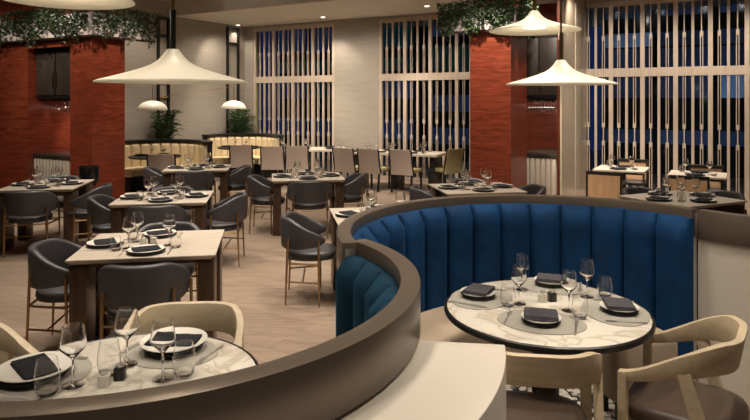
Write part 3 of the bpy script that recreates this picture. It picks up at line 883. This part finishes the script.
# palms behind the banquettes
def palm(label, u, d, zt, spread, seed):
    random.seed(seed)
    x = (u-375)/F*d
    t = thing('potted_palm',label,'plant',(x,d,0),0,'palms behind the cream banquettes')
    MB().lathe([(0,0),(.16,0),(.2,.62),(.18,.62),(.17,.56),(0,.56)],24).build('pot','black_metal',t)
    MB().lathe([(0,.565),(.168,.565)],20).build('soil','soil',t)
    lf = MB(); st = MB()
    for i in range(64):
        az = random.uniform(0,2*PI); ln = random.uniform(.45,1)
        top = Vector((math.cos(az)*spread*ln, math.sin(az)*spread*ln, random.uniform(zt-.55,zt)))
        base = Vector((random.uniform(-.05,.05),random.uniform(-.05,.05),.57))
        ctl = Vector((top.x*.3,top.y*.3,top.z+.05)); prev = base; pts = []
        for k in range(9):
            f = k/8; pts.append(base*(1-f)**2+ctl*2*f*(1-f)+top*f*f)
        st.tube(pts,[.006-.004*k/8 for k in range(9)],5)
        for k in range(3,9):
            for s_ in (-1,1):
                dirv = (pts[k]-pts[k-1]).normalized(); side = dirv.cross(Vector((0,0,1))).normalized()*s_
                L = .17*random.uniform(.7,1.2); p = pts[k]
                tip = p+(dirv*.6+side*.8).normalized()*L+Vector((0,0,-.04)); mid = p.lerp(tip,.45); wv = dirv*.02
                lf.add([p,mid+wv,tip,mid-wv],[(0,1,2,3)])
    org = Vector((x,d)); w0 = LW(0); w0 = Vector((w0.x,w0.y))
    for mb in (st, lf):                # leaves bend away from the walls and frames
        for i, v in enumerate(mb.v):
            q = org + Vector((v[0],v[1])); a = (q-w0).dot(-e2)
            if a < .12: q += -e2*(.12-a)
            a = (q-P0).dot(-e1)
            if a < .10: q += -e1*(.10-a)
            mb.v[i] = (q.x-x, q.y-d, v[2])
    st.build('stems','palm_leaf',t); lf.build('leaves','palm_leaf',t,smooth=False)
palm('bushy green palm behind the left cream banquette',165,13.6,1.62,.36,3)
palm('bushy green palm behind the corner cream banquette',240,15.78,1.62,.38,5)

# black wall frames with brass swing arms and dome lamps
def wall_frame(label, u0, u1, z1, bracket):
    def s_of(u):
        k = (u-375)/F; p = LW(0); D = -e1; return (k*p.y-p.x)/(D.x-k*D.y)
    s0, s1 = s_of(u0), s_of(u1); m_ = (s0+s1)/2; w_ = abs(s0-s1)
    p = LW(m_,.03,0); t = thing('wall_frame',label,'frame',(p.x,p.y,0),math.atan2(e1.y,e1.x),'black frames on the left wall')
    for sx in (-1,1): MB().box((sx*(w_/2-.025),0,z1/2),(.05,.05,z1)).build('post','black_metal',t,smooth=False)
    for z in (z1-.025, z1-.42): MB().box((0,0,z),(w_-.1,.045,.05)).build('crossbar','black_metal',t,smooth=False)
    if bracket:
        for z in (1.92,2.25): MB().box((0,0,z),(w_-.1,.045,.03)).build('crossbar','brass',t,smooth=False)
    return p
f1 = wall_frame('tall black frame on the left wall behind the left banquette',156.5,168.5,3.72,True)
f2 = wall_frame('tall black frame in the corner beside the left windows',226,238,3.72,False)
def dome_lamp(label, u, d, zb, frame_pt):
    x = (u-375)/F*d
    t = thing('swing_arm_lamp',label,'lamp',(x,d,0),0,'white dome lamps over the banquettes')
    MB().lathe([(.285*math.cos(R(a)),zb+.19*math.sin(R(a))) for a in range(0,91,10)]+[(.275*math.cos(R(a)),zb+.18*math.sin(R(a))) for a in range(90,-1,-10)]+[(.285,zb)],40).build('shade','lamp_dome',t)
    MB().lathe([(0,zb+.06),(.04,zb+.07),(.05,zb+.1),(.03,zb+.14),(0,zb+.15)],16).build('bulb','lamp_white',t)
    MB().tube([(0,0,zb+.185),(0,0,2.24)],.006,6).build('cord','brass',t)
    q = Vector((frame_pt[0]-x,frame_pt[1]-d,0))
    MB().tube([(q.x,q.y,2.25),(0,0,2.24)],.008,6).build('arm','brass',t)
    MB().tube([(q.x,q.y,1.93),(q.x*.1,q.y*.1,2.13),(0,0,2.15)],.008,6).build('arm','brass',t)
dome_lamp('white dome lamp over the left banquette table',152.5,12.3,1.65,LW(5.6,.05))
dome_lamp('white dome lamp over the corner banquette table',233.5,14.3,1.65,f1)

# ------------------------------------------------------------------ pendants
def pendant(label, u, d, z, r_):
    x = (u-375)/F*d
    t = thing('pendant_lamp',label,'lamp',(x,d,z),0,'cream hat shaped pendant lamps')
    k = r_/.29
    out = [(.29,0),(.288,.005),(.24,.019),(.18,.036),(.125,.053),(.085,.069),(.058,.087),(.040,.107),(.028,.124),(.021,.132)]
    inn = [(.017,.122),(.034,.104),(.054,.080),(.082,.061),(.12,.045),(.175,.028),(.235,.012),(.284,.001),(.29,0)]
    MB().lathe([(a*k,b_*k) for a,b_ in out+inn],64).build('shade','shade_cream',t)
    MB().lathe([(0,.022*k),(.07*k,.022*k),(.072*k,.03*k),(.06*k,.06*k),(0,.065*k)],32).build('diffuser','lamp_white',t)
    MB().tube([(0,0,.118*k),(0,0,.133*k),(0,0,.27)],[.013,.011,.011],10).build('sleeve','black_metal' if u < 300 else 'brass',t)
    MB().tube([(0,0,.27),(0,0,4.10-z)],.009 if u == 173 else .0055,8).build('rod','brass',t)
    li = bpy.data.lights.new('pendant_bulb','POINT'); li.energy = 3; li.color = (1,.86,.66); li.shadow_soft_size = .05
    lo = bpy.data.objects.new('bulb_light',li); COL.objects.link(lo); lo.parent = t; lo.location = (0,0,.015)
pendant('large cream pendant lamp hanging low over the left marble table',173,2.305,1.915,.272)
pendant('smaller cream pendant lamp hanging high over the left marble table',68,2.42,2.237,.245)
pendant('large cream pendant lamp hanging low over the blue booth table',561,3.21,1.93,.28)
pendant('smaller cream pendant lamp hanging high over the blue booth table',534.5,3.47,2.236,.25)

# ------------------------------------------------------------------ booth chairs
g = 'oak armchairs in the booths'
oak.put('pale oak armchair with its back to the camera at the blue booth table',(.68,2.655,0),R(-8),g)
oak.put('pale oak armchair with brown leather seat at the lower right',(1.45,2.825,0),math.atan2(.57,-.82)-PI/2,g)
oak.put('pale oak armchair on the far side of the left marble table',(-.90,2.92,0),PI+R(4),g)
oak.put('pale oak armchair cut off by the left edge of the photo',(-1.80,2.66,0),R(-108),g)

# ------------------------------------------------------------------ settings on the marble tables
ZT = .752
def P(u, v, z=ZT): p = at(u,v,z); return (p.x,p.y)
gt = 'blue booth table'
def mset(side, u, v, ang, fu, ku, gap=True):
    x, y = P(u,v); ph = 'at the %s place of the blue booth table' % side
    dv = Vector((M_C.x-x, M_C.y-y)); 
    ang = math.atan2(dv.y,dv.x)-PI/2
    mx_, my_ = x+dv.x*.06, y+dv.y*.06
    placemat.put('grey woven oval placemat '+ph,(mx_,my_,ZT),ang,'woven placemats')
    z = ZT+.005
    big_charger.put('dark low bowl under the plate '+ph,(x,y,z),0,'dark bowls')
    small_plate.put('small white plate '+ph,(x,y,z+.0165),0,'small white plates')
    big_napkin.put('folded slate grey napkin '+ph,(x,y,z+.0165+.0130),ang+random.uniform(-.15,.15),'folded grey napkins')
    Rm = Matrix.Rotation(ang,2)
    q = Rm @ Vector((-.165,0)); fork.put('steel fork '+ph,(x+q.x,y+q.y,z),ang,'forks')
    q = Rm @ Vector((.165,0)); knife.put('steel knife '+ph,(x+q.x,y+q.y,z),ang,'knives')
random.seed(11)
for s_, u, v in (('left',478,297),('back',551,285),('front',541,323),('right',619.5,312)): mset(s_,u,v,0,0,0)
for lab, u, v, k in (
    ('tall wine glass at back left of the blue booth table',522,290,wine),('wine glass in front of the tall one on the blue booth table',519,304,wine),
    ('wine glass right of the shakers on the blue booth table',569,311,wine),('wine glass at the back right of the blue booth table',587,297,wine)):
    k.put(lab,(*P(u,v),ZT+.0008),0,'wine glasses')
for lab, u, v in (('stemless glass beside the left napkin on the blue booth table',508,307),('stemless glass at the right of the blue booth table',605,297),('stemless glass by the front knife on the blue booth table',580,318)):
    tumbler.put(lab,(*P(u,v),ZT+.0055),0,'water glasses')
salt.put('cream salt shaker with silver lid on the blue booth table',(*P(542.5,302),ZT),.2,'salt shakers')
pepper.put('black pepper shaker with silver lid on the blue booth table',(*P(552,301),ZT),.2,'pepper shakers')
def lset(side, u, v):
    x, y = P(u,v); ph = 'at the %s place of the left marble table' % side
    dv = Vector((L_C.x-x, L_C.y-y)); ang = math.atan2(dv.y,dv.x)-PI/2
    placemat.put('grey woven oval placemat '+ph,(x+dv.x*.08,y+dv.y*.08,ZT),ang,'woven placemats')
    z = ZT+.005
    wide_bowl.put('dark low bowl under the plate '+ph,(x,y,z),0,'dark bowls')
    big_plate.put('wide white plate '+ph,(x,y,z+.0245),0,'wide white plates')
    fine_napkin.put('folded black napkin '+ph,(x,y,z+.0345),ang+(.9 if side == 'left' else .25),'folded black napkins')
    Rm = Matrix.Rotation(ang,2)
    q = Rm @ Vector((-.185,0)); fork.put('steel fork '+ph,(x+q.x,y+q.y,z),ang,'forks')
    q = Rm @ Vector((.185,0)); knife.put('steel knife '+ph,(x+q.x,y+q.y,z),ang,'knives')
lset('left',35,378); lset('far right',174,350)
for lab, u, v in (('wine glass beside the left plate on the left marble table',73,387),('wine glass at the middle back of the left marble table',127,366),('wine glass before the right plate on the left marble table',163,380)):
    big_wine.put(lab,(*P(u,v),ZT+.0055),0,'wine glasses')
for lab, u, v in (('stemless glass before the left plate on the left marble table',47,396),('stemless glass behind the salt shaker on the left marble table',109,376),('stemless glass before the right plate on the left marble table',184,377)):
    big_tumbler.put(lab,(*P(u,v),ZT+.0055),0,'water glasses')
salt.put('cream salt shaker on the left marble table',(*P(104,386),ZT),.1,'salt shakers')
pepper.put('black pepper shaker on the left marble table',(*P(120,379),ZT),.1,'pepper shakers')
# shakers on the nearest rectangular table
salt.put('cream salt shaker on the nearest rectangular table',(*at(143,244,.75).xy,.75),.1,'salt shakers')
pepper.put('black pepper shaker on the nearest rectangular table',(*at(151,243,.75).xy,.75),.1,'pepper shakers')

# ------------------------------------------------------------------ lights
def downlight(u, v):
    d = F*(H-ZC)/(v-YH); x = (u-375)/F*d
    t = thing('recessed_downlight','small recessed ceiling downlight %s' % {238:'above the corner banquette',323:'above the left windows',427:'above the middle windows',214:'left of the corner frame'}[u],'light',(x,d,ZC-.006),0,'recessed downlights')
    MB().lathe([(0,.004),(.05,.004),(.05,0),(0,0)],20).build('lens','downlight_white',t)
    MB().lathe([(.05,.005),(.05,-.002),(.068,-.001),(.07,.005)],20).build('trim_ring','ceiling_paint',t)
    return x, d
WARM = (1,.885,.745)
def spot(x, y, z, e, ang=60, tgt=None, col=WARM, blend=.6, size=.06):
    li = bpy.data.lights.new('ceiling_spot','SPOT'); li.energy = e; li.spot_size = R(ang); li.spot_blend = blend; li.color = col; li.shadow_soft_size = size
    o = bpy.data.objects.new('ceiling_spot_light',li); COL.objects.link(o); o.location = (x,y,z)
    d = Vector(tgt if tgt else (x,y,0)) - Vector((x,y,z))
    o.rotation_euler = d.to_track_quat('-Z','Y').to_euler()
for u, v in ((238,25),(323,17),(427,6),(214,27.5)):
    x, d = downlight(u,v)
    spot(x,d,ZC-.03,30 if u < 240 else 110,100,(x+.2,d+.3,0))
ZS = 4.05
for c, e in ((A_C,230),(B_C,260),(C_C,230),(D_C,230),(E_C,230),(F_C,230),(G_C,230),(H_C,230),(Vector(I_C),200),(Vector(J_C),200),(k1[0],260),(k2[0],260),(t1,260),(t2,260)):
    spot(c.x,c.y,ZS if (P0-c).dot(e1) > 2.6 else ZC-.03,e,75,size=.1)
for (x,y,e) in ((-2.9,3.6,150),(-.6,7.2,200),(1.2,2.2,170),(.6,4.2,170),(-1.2,1.0,150),(-.6,2.6,150),(1.9,3.3,200),(2.6,2.4,90),(-1.0,5.2,200),(-3.2,6.0,150),(-2.4,8.6,150)):
    spot(x,y,ZS,e,85,size=.12)
# wall and column washers
def wash(p, tgt, e, ang=70): spot(p[0],p[1],p[2],e,ang,tgt,size=.08)
q = cL + n_e1*.3 - n_e2*1.3; wash((q.x,q.y,4.0),((cL+n_e1*.3).x,(cL+n_e1*.3).y,1.3),200)
q = cL + n_e2*.6 - n_e1*1.5; wash((q.x,q.y,4.0),((cL+n_e2*.6).x,(cL+n_e2*.6).y,1.5),220,80)
q = cL + n_e2*2.4 - n_e1*1.5; wash((q.x,q.y,4.0),((cL+n_e2*2.4).x,(cL+n_e2*2.4).y,1.5),120,80)
q = cR + n_e2*.35 - n_e1*1.3; wash((q.x,q.y,4.0),((cR+n_e2*.35).x,(cR+n_e2*.35).y,1.2),520)
q = pR - n_e1*1.0 - n_e2*.2; wash((q.x,q.y,4.0),((pR+n_e1*.6).x-.3,(pR+n_e1*.6).y,1.2),300,80)
for c_, e_ in ((cL,130),(cR,130)):     # unseen spots added to brighten the ivy troughs
    q = c_ - n_e1*2.6 - n_e2*.9; t_ = c_ + n_e2*.6; wash((q.x,q.y,4.05),(t_.x,t_.y,3.0),e_,80)
for s_ in (1.5,3.6):
    q = LW(s_,1.4,ZC-.03); wash(q,tuple(LW(s_,0,1.1)),90,105)
for u in (262,300,340,380,425,600,650,700,745,800):
    q = W(su(u),-1.7,ZC-.03); wash(q,tuple(W(su(u),0,1.0)),105,105)
wash((-.4,9.6,4.05),(-.3,13.2,.5),420,60); wash((-2.2,10.2,4.05),(-2.6,14.5,.5),320,60)  # extra unseen spots, added to lift the dark taupe chair backs
wash((2.2,8.0,4.05),(4.0,9.6,.6),300,60)
# unseen fill lights added under the cabinets to brighten the bar niches
for c_ in ((A_+B_)/2, (A2+B2)/2):
    wash((c_.x+n_e1.x*.25,c_.y+n_e1.y*.25,1.80),(c_.x+n_e1.x*.85,c_.y+n_e1.y*.85,1.3),60,120)
    li = bpy.data.lights.new('niche_fill','AREA'); li.shape = 'RECTANGLE'; li.size = .6; li.size_y = .03; li.energy = 1.6; li.color = WARM
    o = bpy.data.objects.new('niche_fill_light',li); COL.objects.link(o); o.location = (c_.x+n_e1.x*.4,c_.y+n_e1.y*.4,zcab0-.09); o.rotation_euler = (0,0,math.atan2(.5,-.866))

# ------------------------------------------------------------------ world, camera, colour
wd = bpy.data.worlds.new('night'); S.world = wd; wd.use_nodes = True
wd.node_tree.nodes['Background'].inputs['Color'].default_value = (.012,.03,.10,1)
wd.node_tree.nodes['Background'].inputs['Strength'].default_value = .5
cam = bpy.data.cameras.new('camera'); co = bpy.data.objects.new('camera',cam); COL.objects.link(co)
co.location = (0,0,H); co.rotation_euler = (PI/2,0,0)
cam.sensor_width = 36; cam.lens = 36*F/750; cam.shift_y = -(210-YH)/750; cam.clip_start = .05
S.camera = co
vs = S.view_settings; vs.view_transform = 'Standard'; vs.look = 'None'; vs.gamma = 1; vs.exposure = 0.0; vs.use_curve_mapping = False
